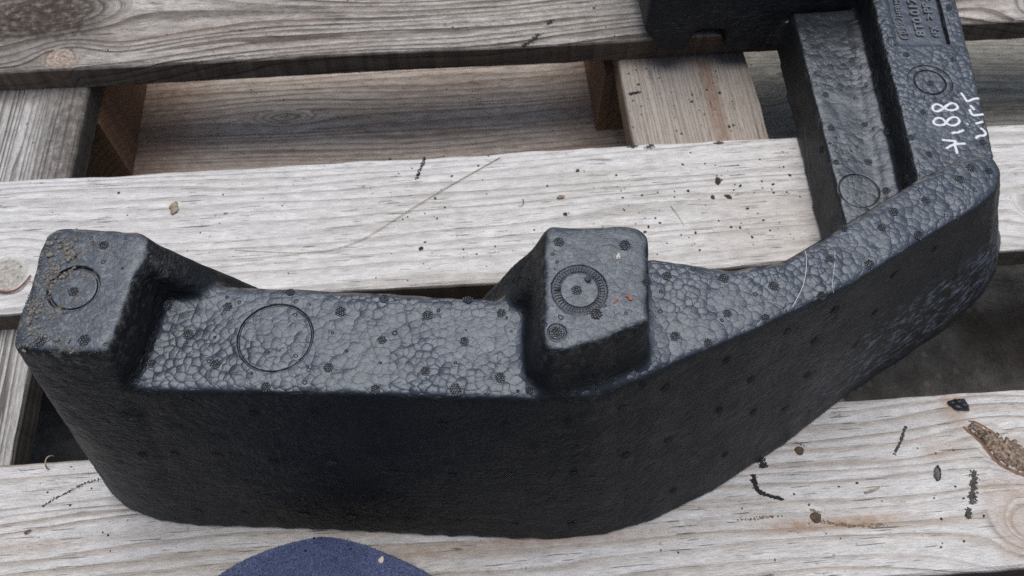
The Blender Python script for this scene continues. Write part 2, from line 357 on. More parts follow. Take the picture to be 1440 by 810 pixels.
# engraved rings: centre pixel, pixel radius to the right, profile
RINGS = []
def ring(px, py, rpx, kind):
    c_, n1 = hit(px, py); e, _ = hit(px+rpx, py)
    RINGS.append((c_, n1, (e-c_).length, kind))
ring(387, 475, 52, 'thin'); ring(103, 405, 34, 'disc'); ring(815, 407, 38, 'rib'); ring(1308, 115, 30, 'double'); ring(1208, 268, 28, 'thin')
ring(783, 467, 12, 'mini'); ring(1256, 58, 7, 'mini')
for (c_, n1, r, kind) in RINGS:
    es = [e for e in bm.edges if abs(((e.verts[0].co-c_).length)-r*(.88 if kind in ('rib', 'double') else 1)) < (.0045 if kind in ('rib', 'double') else .0026)]
    bmesh.ops.subdivide_edges(bm, edges=es, cuts=3, use_grid_fill=True)
pc = [np.array(q) for q in w([(1246, -12), (1319, -12), (1337, 62), (1262, 62)], ZR)]    # lettering field on the rail
def in_panel(x, y):
    s = []
    for i in range(4):
        a, b = pc[i], pc[(i+1) % 4]; ex, ey = b[0]-a[0], b[1]-a[1]; l = math.hypot(ex, ey)
        s.append(((x-a[0])*ey-(y-a[1])*ex)/l)
    return s
sgn = 1 if min(in_panel(*(sum(q[:2] for q in pc)/4))) > 0 else -1
es = []
for e in bm.edges:
    x, y, z = e.verts[0].co
    if z > .05 and y > .3:
        s = [sgn*q for q in in_panel(x, y)]
        if min(s) > -.002 and min(s) < .0028: es.append(e)
bmesh.ops.subdivide_edges(bm, edges=es, cuts=2, use_grid_fill=True)
bm.normal_update()
GA, GB = at(216, 398, ZL), at(187, 546, ZL)
def ss(a, b, x): t = min(1, max(0, (x-a)/(b-a))); return t*t*(3-2*t)
def groove(d, wd): return math.exp(-(d/wd)**2*1.6)
moves = []; calm_l = bm.verts.layers.float.new('calm')
for v in bm.verts:
    x, y, z = v.co; d = 0.
    for (c_, n1, r, kind) in RINGS:
        q = v.co-c_
        if q.length > r*1.3+.002: continue
        rr_ = (q-n1*q.dot(n1)).length
        if v.normal.dot(n1) < .6: continue
        if kind in ('disc', 'rib', 'mini'): v[calm_l] = max(v[calm_l], .8*(1-ss(r, r+.002, rr_)))
        if kind == 'thin': d -= .0010*groove(rr_-r, .0005)+.0003*(1-ss(r-.0005, r, rr_))
        elif kind == 'mini': d -= .0006*groove(rr_-r, .0006)
        elif kind == 'disc': d -= .0016*groove(rr_-r, .0007)+.0008*(1-ss(r-.0006, r, rr_))
        elif kind == 'double': d -= .0009*groove(rr_-r, .0006)+.0013*groove(rr_-r*.72, .0006)+.0004*(1-ss(r-.0006, r, rr_))
        elif kind == 'rib':
            ri = r*.74; inside = (1-ss(r-.0006, r, rr_)); ann = inside*ss(ri-.0003, ri+.0003, rr_)
            ang = math.atan2(q.y, q.x)
            d -= .0006*groove(rr_-r, .0006)+.0005*groove(rr_-ri, .0005)+ann*(.0003-.0003*math.sin(ang*46))+.0002*inside
    if z > .05 and y > .3 and v.normal.z > .6:
        s = [sgn*q for q in in_panel(x, y)]
        if min(s) > -.004:
            v[calm_l] = ss(-.003, 0, min(s))
            d -= .0011*ss(-.0003, .0006, min(s))
            d -= .0022*groove(s[1]-.0012, .0007)*ss(-.001, .001, min(s[2], .1))
    # shallow ditch where the left ledge meets the post
    if y < yb+.001 and ZL-.004 < z < ZL+.012 and y > .157 and -.175 < x < -.13:
        sl_ = x-(GA[0]+(GB[0]-GA[0])*(y-GA[1])/(GB[1]-GA[1]))
        v.co.z -= .0045*ss(.157, .161, y)*ss(.0004, -.0022, sl_)*ss(.168, .158, z)
    # slow waviness of the moulding and flattened corners
    d += .0006*noise.noise(v.co*45)+.00025*noise.noise(v.co*150)
    moves.append(v.normal*d)
for v, m_ in zip(bm.verts, moves): v.co += m_
bm.normal_update()
bvh = BVHTree.FromBMesh(bm)
fme = bpy.data.meshes.new('foam_body'); bm.to_mesh(fme); bm.free()
fme.polygons.foreach_set('use_smooth', [True]*len(fme.polygons))

def foam_material():
    n = N('black_bead_foam'); P = n.obj()
    geo = n.node('ShaderNodeNewGeometry', out=1)
    sep = n.t.nodes.new('ShaderNodeSeparateXYZ'); n.t.links.new(geo, sep.inputs[0]); nz = sep.outputs[2]
    po = n.t.nodes.new('ShaderNodeSeparateXYZ'); n.t.links.new(P, po.inputs[0]); px_, py_, pz_ = po.outputs
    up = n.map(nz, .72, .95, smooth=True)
    calm = n.attr('calm')
    wp = n.node('ShaderNodeVectorMath', {0: P, 1: n.scale(n.noise(P, 180., 2., out=1), .0022, .0022, .0022)}, operation='ADD')
    e1 = n.vor(wp, 272., 'DISTANCE_TO_EDGE'); col = n.vor(wp, 272., 'F1', 1)
    cell = n.node('ShaderNodeSeparateColor', {0: col}, 0); cell2 = n.node('ShaderNodeSeparateColor', {0: col}, 1)
    plate = n.map(e1, .0, .13, smooth=True)
    d1 = n.vor(wp, 272.)
    dome = n.math('MULTIPLY', n.math('SUBTRACT', 1., n.math('MULTIPLY', d1, d1)), 1.1)
    diff = n.node('ShaderNodeVectorMath', {0: wp, 1: n.vor(wp, 272., 'F1', 2)}, operation='SUBTRACT')
    rdir = n.node('ShaderNodeVectorMath', {0: col, 1: (.5, .5, .5)}, operation='SUBTRACT')
    tilt = n.node('ShaderNodeVectorMath', {0: diff, 1: rdir}, 1, operation='DOT_PRODUCT')
    dome = n.math('ADD', dome, n.math('MULTIPLY', tilt, 300.))
    # places where the beads are well fused
    fuse = n.map(n.noise(P, 22., 3.), .38, .62, .45, 1., smooth=True)
    post = n.map(pz_, .160, .168, 1., .35)
    shelf = n.math('MULTIPLY', n.map(px_, .235, .245), n.map(pz_, .045, .040))
    post = n.math('MULTIPLY', post, n.map(shelf, 0., 1., 1., .30))
    amt = n.math('MULTIPLY', n.math('MULTIPLY', n.map(nz, .3, .9, .75, 1.), fuse), post)
    h = n.math('ADD', n.math('ADD', n.math('MULTIPLY', plate, .08), dome), n.math('MULTIPLY', cell, .5))
    h = n.math('MULTIPLY', n.math('MULTIPLY', h, amt), n.math('SUBTRACT', 1., calm))
    # pits at bead junctions
    pv = n.vor(wp, 150.); pcol = n.node('ShaderNodeSeparateColor', {0: n.vor(wp, 150., 'F1', 1)}, 0)
    pit = n.math('MULTIPLY', n.math('MULTIPLY', n.map(pv, .10, .17, 1., 0.), n.math('SUBTRACT', 1., calm)), n.math('GREATER_THAN', pcol, .62))
    h = n.math('SUBTRACT', h, n.math('MULTIPLY', pit, .9))
    v2 = n.vor(P, 95.); p2 = n.map(v2, .03, .08, 1., 0.)
    h = n.math('SUBTRACT', h, n.math('MULTIPLY', p2, .9))
    # skin wrinkles on the posts and run-marks on the walls
    wr = n.noise(n.scale(P, 1., 1.4, 1.), 170., 4., .6, dist=1.2)
    h = n.math('ADD', h, n.math('MULTIPLY', wr, n.math('MULTIPLY', n.map(nz, .4, .8, 2.2, .55), n.map(shelf, 0., 1., 1., .5))))
    ww = n.noise(n.scale(P, 1., 1., 2.2), 95., 3., .55, dist=1.5)
    h = n.math('ADD', h, n.math('MULTIPLY', n.math('ABSOLUTE', n.math('SUBTRACT', ww, .5)), n.math('MULTIPLY', n.map(nz, .4, .8, 7., .3), n.map(n.noise(P, 28., 2.), .4, .62))))
    fine = n.noise(P, 1400., 3., .6)
    h = n.math('ADD', h, n.math('MULTIPLY', fine, .14))
    nor = n.bump(h, .00068, 1.)
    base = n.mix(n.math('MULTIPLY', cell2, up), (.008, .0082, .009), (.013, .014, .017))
    base = n.mix(n.math('MULTIPLY', n.math('MAXIMUM', pit, p2), .9), base, (.003, .003, .003))
    # thin dust on upward faces
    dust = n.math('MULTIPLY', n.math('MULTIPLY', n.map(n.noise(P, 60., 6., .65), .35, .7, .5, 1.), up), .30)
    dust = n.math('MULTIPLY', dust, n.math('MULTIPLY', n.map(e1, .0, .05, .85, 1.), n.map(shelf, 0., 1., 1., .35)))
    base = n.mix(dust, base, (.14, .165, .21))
    # dried mud on the left post
    sm = n.math('ADD', n.math('MULTIPLY', px_, -1.), n.math('MULTIPLY', py_, .35))
    mm = n.math('MULTIPLY', n.map(sm, -.135+.055, .255, smooth=True), n.map(px_, -.135, -.150))
    mud = n.math('MULTIPLY', n.math('MULTIPLY', n.map(n.noise(P, 240., 7., .7), .50, .62), n.map(px_, -.150, -.185, .25, 1.)), n.map(pz_, .155, .168))
    base = n.mix(mud, base, (.24, .215, .18))
    h2 = n.math('MULTIPLY', mud, n.noise(P, 900., 4.))
    nor = n.bump(h2, .0006, 1., nor)
    # tan dust caught on the far top edges
    se = n.t.nodes.new('ShaderNodeSeparateXYZ'); n.t.links.new(geo, se.inputs[0])
    te = n.math('MULTIPLY', n.map(se.outputs[1], .22, .5, smooth=True), n.math('MULTIPLY', n.map(nz, .5, .7), n.map(n.noise(P, 130., 5., .6), .38, .6)))
    base = n.mix(n.math('MULTIPLY', te, .55), base, (.30, .24, .19))
    # pale scuffs low on the right wall
    sn = n.noise(n.scale(P, 1., 1., 2.2), 110., 6., .72)
    sm1 = n.math('MULTIPLY', n.math('MULTIPLY', n.map(px_, .17, .27), n.map(pz_, .095, .07)), n.math('MULTIPLY', n.map(pz_, .006, .022), n.map(py_, .31, .27)))
    sc = n.math('MULTIPLY', n.math('MULTIPLY', n.map(sn, .50, .66), sm1), n.map(nz, .75, .6))
    base = n.mix(n.math('MULTIPLY', sc, .9), base, (.27, .31, .39))
    s3 = n.math('MULTIPLY', n.map(n.noise(P, 75., 7., .7), .54, .72), n.math('MULTIPLY', n.map(px_, .02, .06), n.map(px_, .13, .10)))
    s3 = n.math('MULTIPLY', n.math('MULTIPLY', s3, n.map(nz, .7, .5)), n.map(pz_, .06, .13))
    base = n.mix(n.math('MULTIPLY', s3, .35), base, (.13, .12, .10))
    s4 = n.math('MULTIPLY', n.math('MULTIPLY', n.map(n.noise(P, 55., 7., .7), .35, .7, .25, 1.), n.map(px_, .05, .16)), n.map(nz, .7, .5))
    base = n.mix(n.math('MULTIPLY', s4, .11), base, (.15, .145, .14))
    rgh = n.math('ADD', n.math('ADD', n.map(n.noise(P, 90., 4.), .3, .7, .33, .45), n.map(nz, .8, .5, 0., .12)), n.math('MULTIPLY', mud, .4)); rgh = n.math('SUBTRACT', rgh, n.math('MULTIPLY', shelf, .07))
    n.b.inputs['Coat Weight'].default_value = 0; n.put(n.b.inputs['Coat Weight'], n.math('MULTIPLY', up, .45)); n.b.inputs['Specular Tint'].default_value = (.84, .92, 1, 1); n.b.inputs['Coat Tint'].default_value = (.88, .94, 1, 1); n.b.inputs['Coat Roughness'].default_value = .34; n.put(n.b.inputs['Coat Normal'], nor)
    return n.done(base, rgh, nor, n.map(nz, .5, .9, .38, .9))
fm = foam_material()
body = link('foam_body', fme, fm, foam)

def plain(name, col, rough=.6, spec=.4, var=0., sc=400., metal=0., bd=0.):
    n = N(name); P = n.obj(); f = n.map(n.noise(P, sc, 4.), .3, .7, 1-var, 1+var*.5)
    n.b.inputs['Metallic'].default_value = metal
    return n.done(n.mix(1., col, n.xyz(f, f, f), 'MULTIPLY'), rough, n.bump(n.noise(P, sc*1.7, 4.), bd, 1.) if bd else None, spec)
pitm = plain('vent_dark', (.006, .0062, .007), .6, .3)
nubw = plain('vent_nub_wall', (.012, .013, .015), .45, .45)
nubm = plain('vent_nub', (.050, .057, .070), .40, .8); nubm.node_tree.nodes['Principled BSDF'].inputs['Specular Tint'].default_value = (.84, .92, 1, 1)

def frame_of(nr, rot=0.):
    z = Vector(nr).normalized(); x = Vector((1, .2, 0)).cross(z).normalized() if abs(z.x) > .95 else (Vector((1, 0, 0))-z*z.x).normalized()
    y = z.cross(x); return Matrix((x, y, z)).transposed() @ Matrix.Rotation(rot, 3, 'Z')
# steam vents: a small dark disc of slots with foam nubs between them
def vent_mesh(r=.0027, ring_=False):
    bm = bmesh.new(); vs = [bm.verts.new((r*math.cos(a)*(1+.08*math.sin(a*5)), r*math.sin(a)*(1+.08*math.cos(a*4)), .0001)) for a in np.linspace(0, 2*math.pi, 17)[:-1]]
    bm.faces.new(vs)
    s = .00122; q = [(i+.5*(j % 2), j*.88) for i in range(-2, 3) for j in range(-2, 3) if math.hypot(i+.5*(j % 2), j*.88) < 2.05]
    for i, j in q:
        x, y = i*s+random.uniform(-.13, .13)*s, j*s+random.uniform(-.13, .13)*s; k0 = random.uniform(.36, .47)
        b = [bm.verts.new((x+math.cos(a)*s*k0, y+math.sin(a)*s*k0, .0001)) for a in [math.pi/3*t for t in range(6)]]
        t = [bm.verts.new((x+math.cos(a)*s*k0*.7, y+math.sin(a)*s*k0*.7, random.uniform(.0003, .00045))) for a in [math.pi/3*t for t in range(6)]]
        fs = [bm.faces.new(t)]+[bm.faces.new((b[k_], b[(k_+1) % 6], t[(k_+1) % 6], t[k_])) for k_ in range(6)]
        for f in fs: f.material_index = 1
    me = bpy.data.meshes.new('vent'); bm.to_mesh(me); bm.free()
    me.materials.append(pitm); me.materials.append(nubm); return me
vme = [vent_mesh(.0025), vent_mesh(.0024), vent_mesh(.0026)]; vwall = vent_mesh(.0024); vwall.materials[1] = nubw
VENTS = [(237, 430), (320, 431), (265, 470), (213, 511), (303, 512), (374, 544), (479, 438), (537, 478), (462, 517), (528, 547), (601, 443), (653, 480),
         (598, 522), (705, 440), (703, 531), (641, 549), (408, 411), (540, 420), (658, 422), (786, 340), (879, 345), (909, 397), (811, 408), (783, 467), (872, 476),
         (829, 518), (838, 441), (745, 549), (835, 548), (876, 575), (905, 540), (103, 410), (146, 345), (57, 480), (118, 478), (134, 500),
         (938, 388), (1018, 391), (949, 473), (1023, 441), (1088, 402), (996, 482), (1076, 447), (1114, 361), (1168, 364), (1223, 372), (1240, 320), (1302, 282),
         (1257, 298), (1155, 416), (1292, 331), (1365, 236), (1391, 240), (1350, 252), (1246, 268), (1186, 322),
         (1108, 467), (1022, 507), (1146, 480), (1057, 534), (1105, 575), (1060, 580), (1136, 528), (937, 546), (1012, 577), (1204, 485), (1175, 437), (1258, 387), (1315, 350), (1344, 390), (1290, 440), (1230, 440),
         (357, 582), (443, 585), (536, 598), (623, 598), (712, 600), (799, 594), (640, 545), (880, 641), (807, 666), (718, 668), (636, 669), (553, 665), (467, 651), (385, 651), (305, 641),
         (572, 731), (645, 734), (494, 727), (430, 724), (343, 722), (278, 720), (725, 738), (803, 738), (948, 690), (1020, 640), (245, 640), (200, 640), (176, 585), (940, 620), (265, 565),
         (1275, 77), (1340, 84), (1309, 117), (1298, 158), (1281, 193), (1307, 217), (1246, 186), (1335, 10), (1161, 133), (1169, 180), (1216, 175), (1176, 228), (1221, 228), (1155, 210), (1198, 85), (1186, 55), (1382, 200), (1275, 252)]
for i, (px, py) in enumerate(VENTS):
    l, nr = hit(px, py)
    if l is None: continue
    nr = (nr+sum((hit(px+a, py+b)[1] or nr for a, b in ((4, 0), (-4, 0), (0, 4), (0, -4))), Vector()))/5
    nr.normalize(); o = bpy.data.objects.new('vent', vme[i % 3] if nr.z > .75 else vwall); C.objects.link(o)
    fr = frame_of(nr, random.uniform(-.5, .9)); m_ = fr.to_4x4(); m_.translation = l+nr*.00015
    s_ = random.uniform(.78, 1.02); m_ = m_ @ Matrix.Diagonal((s_, s_, 1, 1))
    o.parent = foam; o.matrix_world = Matrix.Translation(-Vector(foam.location)) @ m_
    o.matrix_world = m_
bpy.context.view_layer.update()

# tube along points on a surface
def tube_bm(bm, pts, r, n=6, flat=1., up=None, caps=True):
    rings_ = []
    pts = [Vector(p) for p in pts]
    for i, p in enumerate(pts):
        t = (pts[min(i+1, len(pts)-1)]-pts[max(i-1, 0)]).normalized()
        u_ = Vector(up[i] if up else (0, 0, 1)); s = t.cross(u_)
        if s.length < 1e-4: s = Vector((1, 0, 0))
        s.normalize(); u2 = s.cross(t).normalized(); rr_ = r[i] if hasattr(r, '__len__') else r
        rings_.append([bm.verts.new(p+s*math.cos(a)*rr_+u2*math.sin(a)*rr_*flat) for a in [2*math.pi*k_/n for k_ in range(n)]])
    for a, b in zip(rings_, rings_[1:]):
        for k_ in range(n): bm.faces.new((a[k_], a[(k_+1) % n], b[(k_+1) % n], b[k_]))
    if caps: bm.faces.new(rings_[0][::-1]); bm.faces.new(rings_[-1])
def bm_obj(bm, name, mat, parent=None, smooth=True):
    me = bpy.data.meshes.new(name); bmesh.ops.recalc_face_normals(bm, faces=bm.faces[:]); bm.to_mesh(me); bm.free()
    if smooth: me.polygons.foreach_set('use_smooth', [True]*len(me.polygons))
    return link(name, me, mat, parent)
def resample(pts, step=1.5):
    out = []
    for (a, b), (c_, d) in zip(pts, pts[1:]):
        k_ = max(1, int(math.hypot(c_-a, d-b)/step))
        out += [(a+(c_-a)*i/k_, b+(d-b)*i/k_) for i in range(k_)]
    return out+[pts[-1]]
def smooth_px(pts, it=2, closed=False):
    for _ in range(it):
        q = [] if closed else [pts[0]]
        m_ = len(pts)
        for i in range(m_ if closed else m_-1):
            a, b = pts[i], pts[(i+1) % m_]; q += [(a[0]*.75+b[0]*.25, a[1]*.75+b[1]*.25), (a[0]*.25+b[0]*.75, a[1]*.25+b[1]*.75)]
        pts = q+([q[0]] if closed else [pts[-1]])
        if closed: pts = pts[:-1]
    return pts+([pts[0]] if closed else [])
# white handwriting on the rail: Hi88 / LiFT
hw = plain('white_marker', (.82, .84, .86), .7, .3, .12)
def px6(l): return [(1200+x/6, 100+y/6) for x, y in l]
STROKES = [(px6([(665, 300), (700, 275), (750, 300), (790, 330), (840, 335), (885, 315), (870, 285), (830, 268), (790, 290), (750, 325), (710, 345), (672, 335)]), 1),
           (px6([(670, 430), (700, 395), (750, 400), (775, 430), (810, 460), (860, 462), (900, 430), (880, 392), (830, 388), (790, 420), (770, 455), (720, 460), (685, 450)]), 1),
           (px6([(828, 528), (850, 520), (880, 522), (905, 510), (930, 500)]), 0),
           (px6([(745, 582), (800, 588), (865, 592)]), 0), (px6([(865, 592), (850, 620), (868, 660), (875, 700)]), 0), (px6([(782, 656), (830, 625), (890, 615), (945, 614)]), 0),
           (px6([(1070, 482), (1100, 500), (1120, 530), (1100, 548), (1060, 545), (1030, 570)]), 0), (px6([(1028, 446), (1060, 438), (1092, 428)]), 0), (px6([(958, 450), (966, 446)]), 0),
           (px6([(978, 325), (990, 350), (1005, 378), (1050, 372), (1098, 366)]), 0), (px6([(985, 290), (1005, 312), (1022, 330)]), 0),
           (px6([(907, 186), (930, 215), (960, 262)]), 0), (px6([(940, 232), (965, 262), (1010, 235), (1058, 232)]), 0)]
bm = bmesh.new()
for pts, closed in STROKES:
    q = resample(smooth_px(pts, 2, bool(closed)), 1.1); h_ = [hit(*p) for p in q]; h_ = [z_ for z_ in h_ if z_[0]]
    rs = [.00098+.00030*noise.noise(Vector((i*.5, len(q), 0))) for i in range(len(h_))]
    tube_bm(bm, [a+b*.0001 for a, b in h_], rs, 8, .35, [b for a, b in h_])
tag(bm_obj(bm, 'handwriting', hw, foam), 'white handwritten marking on the rail')

# moulded lettering: text meshes laid on the field of the rail
letm = plain('letter_foam', (.15, .16, .18), .40, .75, .2)
zt = ZR-.0008
def text(body_, px, py, px2, py2, h, name='lettering', zz=zt, condense=.8, ext=.0009):
    """baseline from pixel 1 towards pixel 2, letters h metres tall"""
    cu = bpy.data.curves.new(name, 'FONT'); cu.body = body_; cu.size = h/.72; cu.extrude = ext; cu.offset = h*.028; cu.space_character = 1.05; cu.space_word = .5
    o = bpy.data.objects.new(name, cu); C.objects.link(o)
    a, b = at(px, py, zz), at(px2, py2, zz); d = Vector(b-a)
    L = d.length; dgx = bpy.context.evaluated_depsgraph_get()
    me = bpy.data.meshes.new_from_object(o.evaluated_get(dgx)); bpy.data.objects.remove(o)
    xs = [v.co.x for v in me.vertices]; wd = max(xs)-min(xs)
    ang = math.atan2(d.y, d.x); m_ = Matrix.Translation(Vector(a)) @ Matrix.Rotation(ang, 4, 'Z') @ Matrix.Diagonal((L/wd, 1, 1, 1))
    me.transform(m_); return link(name, me, letm, foam)
text('8T0 012 1', 1301, 52, 1284, -9, .0066)
text('6FX', 1322, 53, 1317.5, 38, .0058)
text('>PP-J', 1313, 28.5, 1304, -3, .0058)
text('HERMEC', 1269, 24.5, 1262, -10, .0044)
bm = bmesh.new()
for i in range(4):     # four linked rings
    c_ = Vector(at(1271.5-(3-i)*-0.0-i*2.9, 50.2-i*6.6, zt))+Vector((0, 0, .0003))
    pts = [c_+Vector((math.cos(a)*.0034, math.sin(a)*.0034, 0)) for a in np.linspace(0, 2*math.pi, 25)]
    tube_bm(bm, pts, .0006, 6, 1.)
bm_obj(bm, 'ring_emblem', letm, foam)
# pale dried glue strings on the right ledge and the thin mould line on the arm's side
gl = plain('dried_glue', (.75, .77, .78), .35, .5)
def surf_line(name, pts, r, mat, parent, flat=.6, sm=2):
    q = resample(smooth_px(pts, sm), 2.); h_ = [hit(*p) for p in q]; h_ = [z_ for z_ in h_ if z_[0] and (z_[0]-Vector(CAM)).length < .9]
    bm = bmesh.new(); tube_bm(bm, [a+b*.0001 for a, b in h_], r, 5, flat, [b for a, b in h_]); return bm_obj(bm, name, mat, parent)
surf_line('glue_string', [(1128, 349), (1134, 355), (1134, 380), (1129, 405), (1114, 432)], .00014, gl, foam)
surf_line('glue_string', [(1174, 353), (1174, 372), (1170, 398), (1172, 412)], .00009, gl, foam)
grey = plain('mould_line_foam', (.16, .16, .17), .5)
surf_line('mould_line', [(1132, 180), (1137, 230), (1142, 290), (1145, 330)], .00018, grey, foam, sm=0)
# torn flap and open nicks in the ring of the middle post
bm = bmesh.new()
for cx_, cy_, rad in ((827, 393, 5), (784, 410, 4), (60, 0, 0)):
    if not rad: continue
    l, nr = hit(cx_, cy_); fr = frame_of(nr); k_ = rad*.00033
    b = [bm.verts.new(l+fr @ Vector(q)*k_+nr*.0002) for q in ((-1, .4, 0), (-.4, -1, .3), (1.1, -.5, 1.2), (.9, .5, .9), (0, 1, .4))]
    t = [bm.verts.new(v.co+nr*.0007) for v in b]
    bm.faces.new(b[::-1]); bm.faces.new(t)
    for i in range(5): bm.faces.new((b[i], b[(i+1) % 5], t[(i+1) % 5], t[i]))
bm_obj(bm, 'torn_flap', nubm, foam, False)

# ---------------------------------------------------------------- small loose things
bpy.context.view_layer.update(); DGS = bpy.context.evaluated_depsgraph_get()
def surf(px, py, z=0.):
    ok, l, nr, _, ob, _ = S.ray_cast(DGS, Vector(CAM), Vector(ray(px, py)))
    q = Vector(at(px, py, z))
    return (np.array(l) if ok and abs(l.z-z) < .004 else np.array(q))
def blob_into(bm, c_, r, sq=(1, 1, .6), seed_=0., sub=1, rough=.35):
    g = bmesh.ops.create_icosphere(bm, subdivisions=sub, radius=1.)
    rot = Matrix.Rotation(seed_*7, 3, 'Z')
    for v in g['verts']:
        d = v.co.copy(); k_ = 1+rough*noise.noise(d*1.3+Vector((seed_*13.1, seed_, 0)))*2
        v.co = Vector(c_)+rot @ Vector((d.x*sq[0], d.y*sq[1], d.z*sq[2]))*r*k_
crm = plain('dark_crumb', (.085, .068, .052), .9, .2, .6, 300.)
# scattered dirt crumbs on the planks
bm = bmesh.new()
def on_wood(x, y):
    for a, b in ((.497, .605), (.279, .388), (.067, .1745)):
        if a+.002 < y < b-.002: return 0.0
    if .137 < x < .245 or -.41 < x < -.297: return -.0225
    return None
dens = [((560, 215, 1130, 360), 55, .00035, .0011), ((870, 210, 1130, 350), 60, .0004, .0014), ((0, 250, 700, 400), 35, .0003, .0008), ((880, 90, 1060, 190), 40, .0005, .0011),
        ((900, 560, 1440, 800), 32, .0004, .0010), ((0, 650, 350, 800), 22, .0003, .0008), ((0, 0, 900, 90), 40, .0003, .0009), ((200, 100, 860, 230), 50, .0004, .0009)]
for (a, b, c_, d), cnt, r0, r1 in dens:
    for i in range(cnt):
        px, py = random.uniform(a, c_), random.uniform(b, d)
        for z in (0., -.0225, bzt):
            q = at(px, py, z); lvl = on_wood(q[0], q[1]) if z > -.1 else (bzt if .48 < q[1] < .62 else None)
            if lvl is not None and abs(lvl-z) < 1e-4:
                r = random.uniform(r0, r1)*(1.6 if random.random() < .07 else 1)
                blob_into(bm, surf(px, py, z)+np.array([0, 0, r*.2]), r, (1, random.uniform(.5, 1), .5), random.random()*9); break
tag(bm_obj(bm, 'dirt_crumbs', crm), 'tiny dark dirt crumbs sprinkled over the pallet planks', 'dirt', kind='stuff')
# pale sawdust grit on the far plank and in the left corner
bm = bmesh.new(); grit = plain('pale_grit', (.55, .50, .43), .9, .2, .3)
for i in range(520):
    px, py = (random.uniform(0, 900), random.uniform(0, 110)) if i % 3 else (random.uniform(0, 420), random.uniform(110, 245))
    for z in (0., -.0225, bzt):
        q = at(px, py, z); lvl = on_wood(q[0], q[1]) if z > -.1 else (bzt if .48 < q[1] < .62 else None)
        if lvl is not None and abs(lvl-z) < 1e-4:
            blob_into(bm, surf(px, py, z)+np.array([0, 0, .00005]), random.uniform(.0002, .0006), (1, random.uniform(.3, .9), .4), random.random()*9, 1); break
tag(bm_obj(bm, 'sawdust_grit', grit), 'pale sawdust grit strewn over the far grey plank and the boards at left', 'sawdust', kind='stuff')
# dried mud grains on the left post
mud = plain('dried_mud', (.235, .22, .195), .95, .2, .35, 700.)
bm = bmesh.new(); cnt = 0
for i in range(5200):
    px, py = random.uniform(15, 190), random.uniform(318, 505)
    side = (px-(80-(py-325)*.39))/120
    nv = noise.fractal(Vector((px*.045, py*.045, 4)), 1, 2, 4)
    if nv+.10 < side*1.15+random.uniform(-.15, .25): continue
    if math.hypot(px-106, (py-405)*1.05) < 30: continue
    l, nr = hit(px, py)
    if l is None or l.z < .163: continue
    r = random.uniform(.00018, .00062)*(1.5 if nv > .35 else 1)
    blob_into(bm, l+nr*r*.2, r, (1, random.uniform(.6, 1), .7), random.random()*9, 1, .3); cnt += 1
for px, py, r in ((71, 343, .0016), (98, 349, .0019), (100, 358, .0022), (92, 353, .0014), (104, 357, .0013), (96, 366, .0016), (70, 358, .0015), (86, 340, .0015), (80, 336, .0011), (100, 380, .0014), (94, 385, .0012), (88, 390, .0012), (104, 376, .0010), (78, 396, .0010), (74, 403, .0011), (71, 411, .0011), (85, 347, .0012),
                  (62, 420, .0011), (45, 440, .0012), (52, 447, .0010), (40, 455, .0013), (55, 460, .0010), (42, 470, .0010), (80, 478, .0012), (95, 480, .0010), (34, 492, .0010)):
    l, nr = hit(px, py)
    if l:
        for t in range(4): blob_into(bm, l+nr*r*.25+Vector((random.uniform(-1, 1), random.uniform(-1, 1), 0))*r*.6, r*random.uniform(.4, .75), (1, .9, .8), random.random()*9, 2, .45)
tag(bm_obj(bm, 'dried_mud_grains', mud), 'dried grey mud grains stuck on the top of the left foam post', 'mud', kind='stuff')

def thing_blob(name, px, py, z, r, sq, mat, label, cat, onfoam=False, rough=.35, rot=0., group=None):
    if onfoam: l, nr = hit(px, py); c_ = l+nr*r*sq[2]*.4
    else: c_ = Vector(surf(px, py, z))+Vector((0, 0, r*sq[2]*.6))
    bm = bmesh.new(); blob_into(bm, (0, 0, 0), r, sq, px*.01, 3, rough)
    for v in bm.verts: v.co += Vector((noise.noise(v.co*3500), noise.noise(v.co*3500+Vector((9, 0, 0))), noise.noise(v.co*3500+Vector((0, 9, 0)))))*r*.12
    o = bm_obj(bm, name, mat); o.location = c_; o.rotation_euler.z = rot
    return tag(o, label, cat, group)
blk = plain('black_plastic_bit', (.022, .023, .028), .35, .6, .3)
thing_blob('black_scrap', 1347, 569, 0, .0052, (1, .75, .55), blk, 'shiny black scrap at the top edge of the lower plank, left of the reddish knot', 'scrap', rot=-.4)
thing_blob('flat_flake', 1318, 665, 0, .0050, (1, .42, .10), blk, 'flat black flake lying in the middle of the lower plank at right', 'flake', rough=.15)
wbit = plain('wood_chip', (.75, .66, .53), .8, .2, .3)
red = plain('brick_grit', (.42, .19, .12), .9, .2, .4)
thing_blob('wood_chip', 869, 361, 0, .0014, (1, .7, .5), wbit, 'pale cream chip on the top of the middle post', 'chip', True)
thing_blob('brick_crumb', 885, 419, 0, .0014, (1, .8, .6), red, 'larger of the two reddish crumbs on the middle post', 'crumb', True, group='reddish crumbs on the middle post')
thing_blob('brick_crumb', 866, 423, 0, .0010, (1.3, .7, .6), red, 'smaller reddish crumb, the left of the two on the middle post', 'crumb', True, group='reddish crumbs on the middle post')
thing_blob('dirt_clod', 1009, 255, 0, .0030, (1, .6, .45), crm, 'dark oval clod on the middle plank left of the foam arm', 'dirt clod', group='clods of dirt on the middle plank')
thing_blob('dirt_clod', 1024, 277, 0, .0028, (1, .45, .3), crm, 'thin flat brown clod on the middle plank just below the oval clod', 'dirt clod', group='clods of dirt on the middle plank')
thing_blob('dirt_clod', 592, 350, 0, .0017, (1, .7, .6), crm, 'single black speck of dirt on the middle plank, left of the middle post', 'dirt clod', group='clods of dirt on the middle plank')
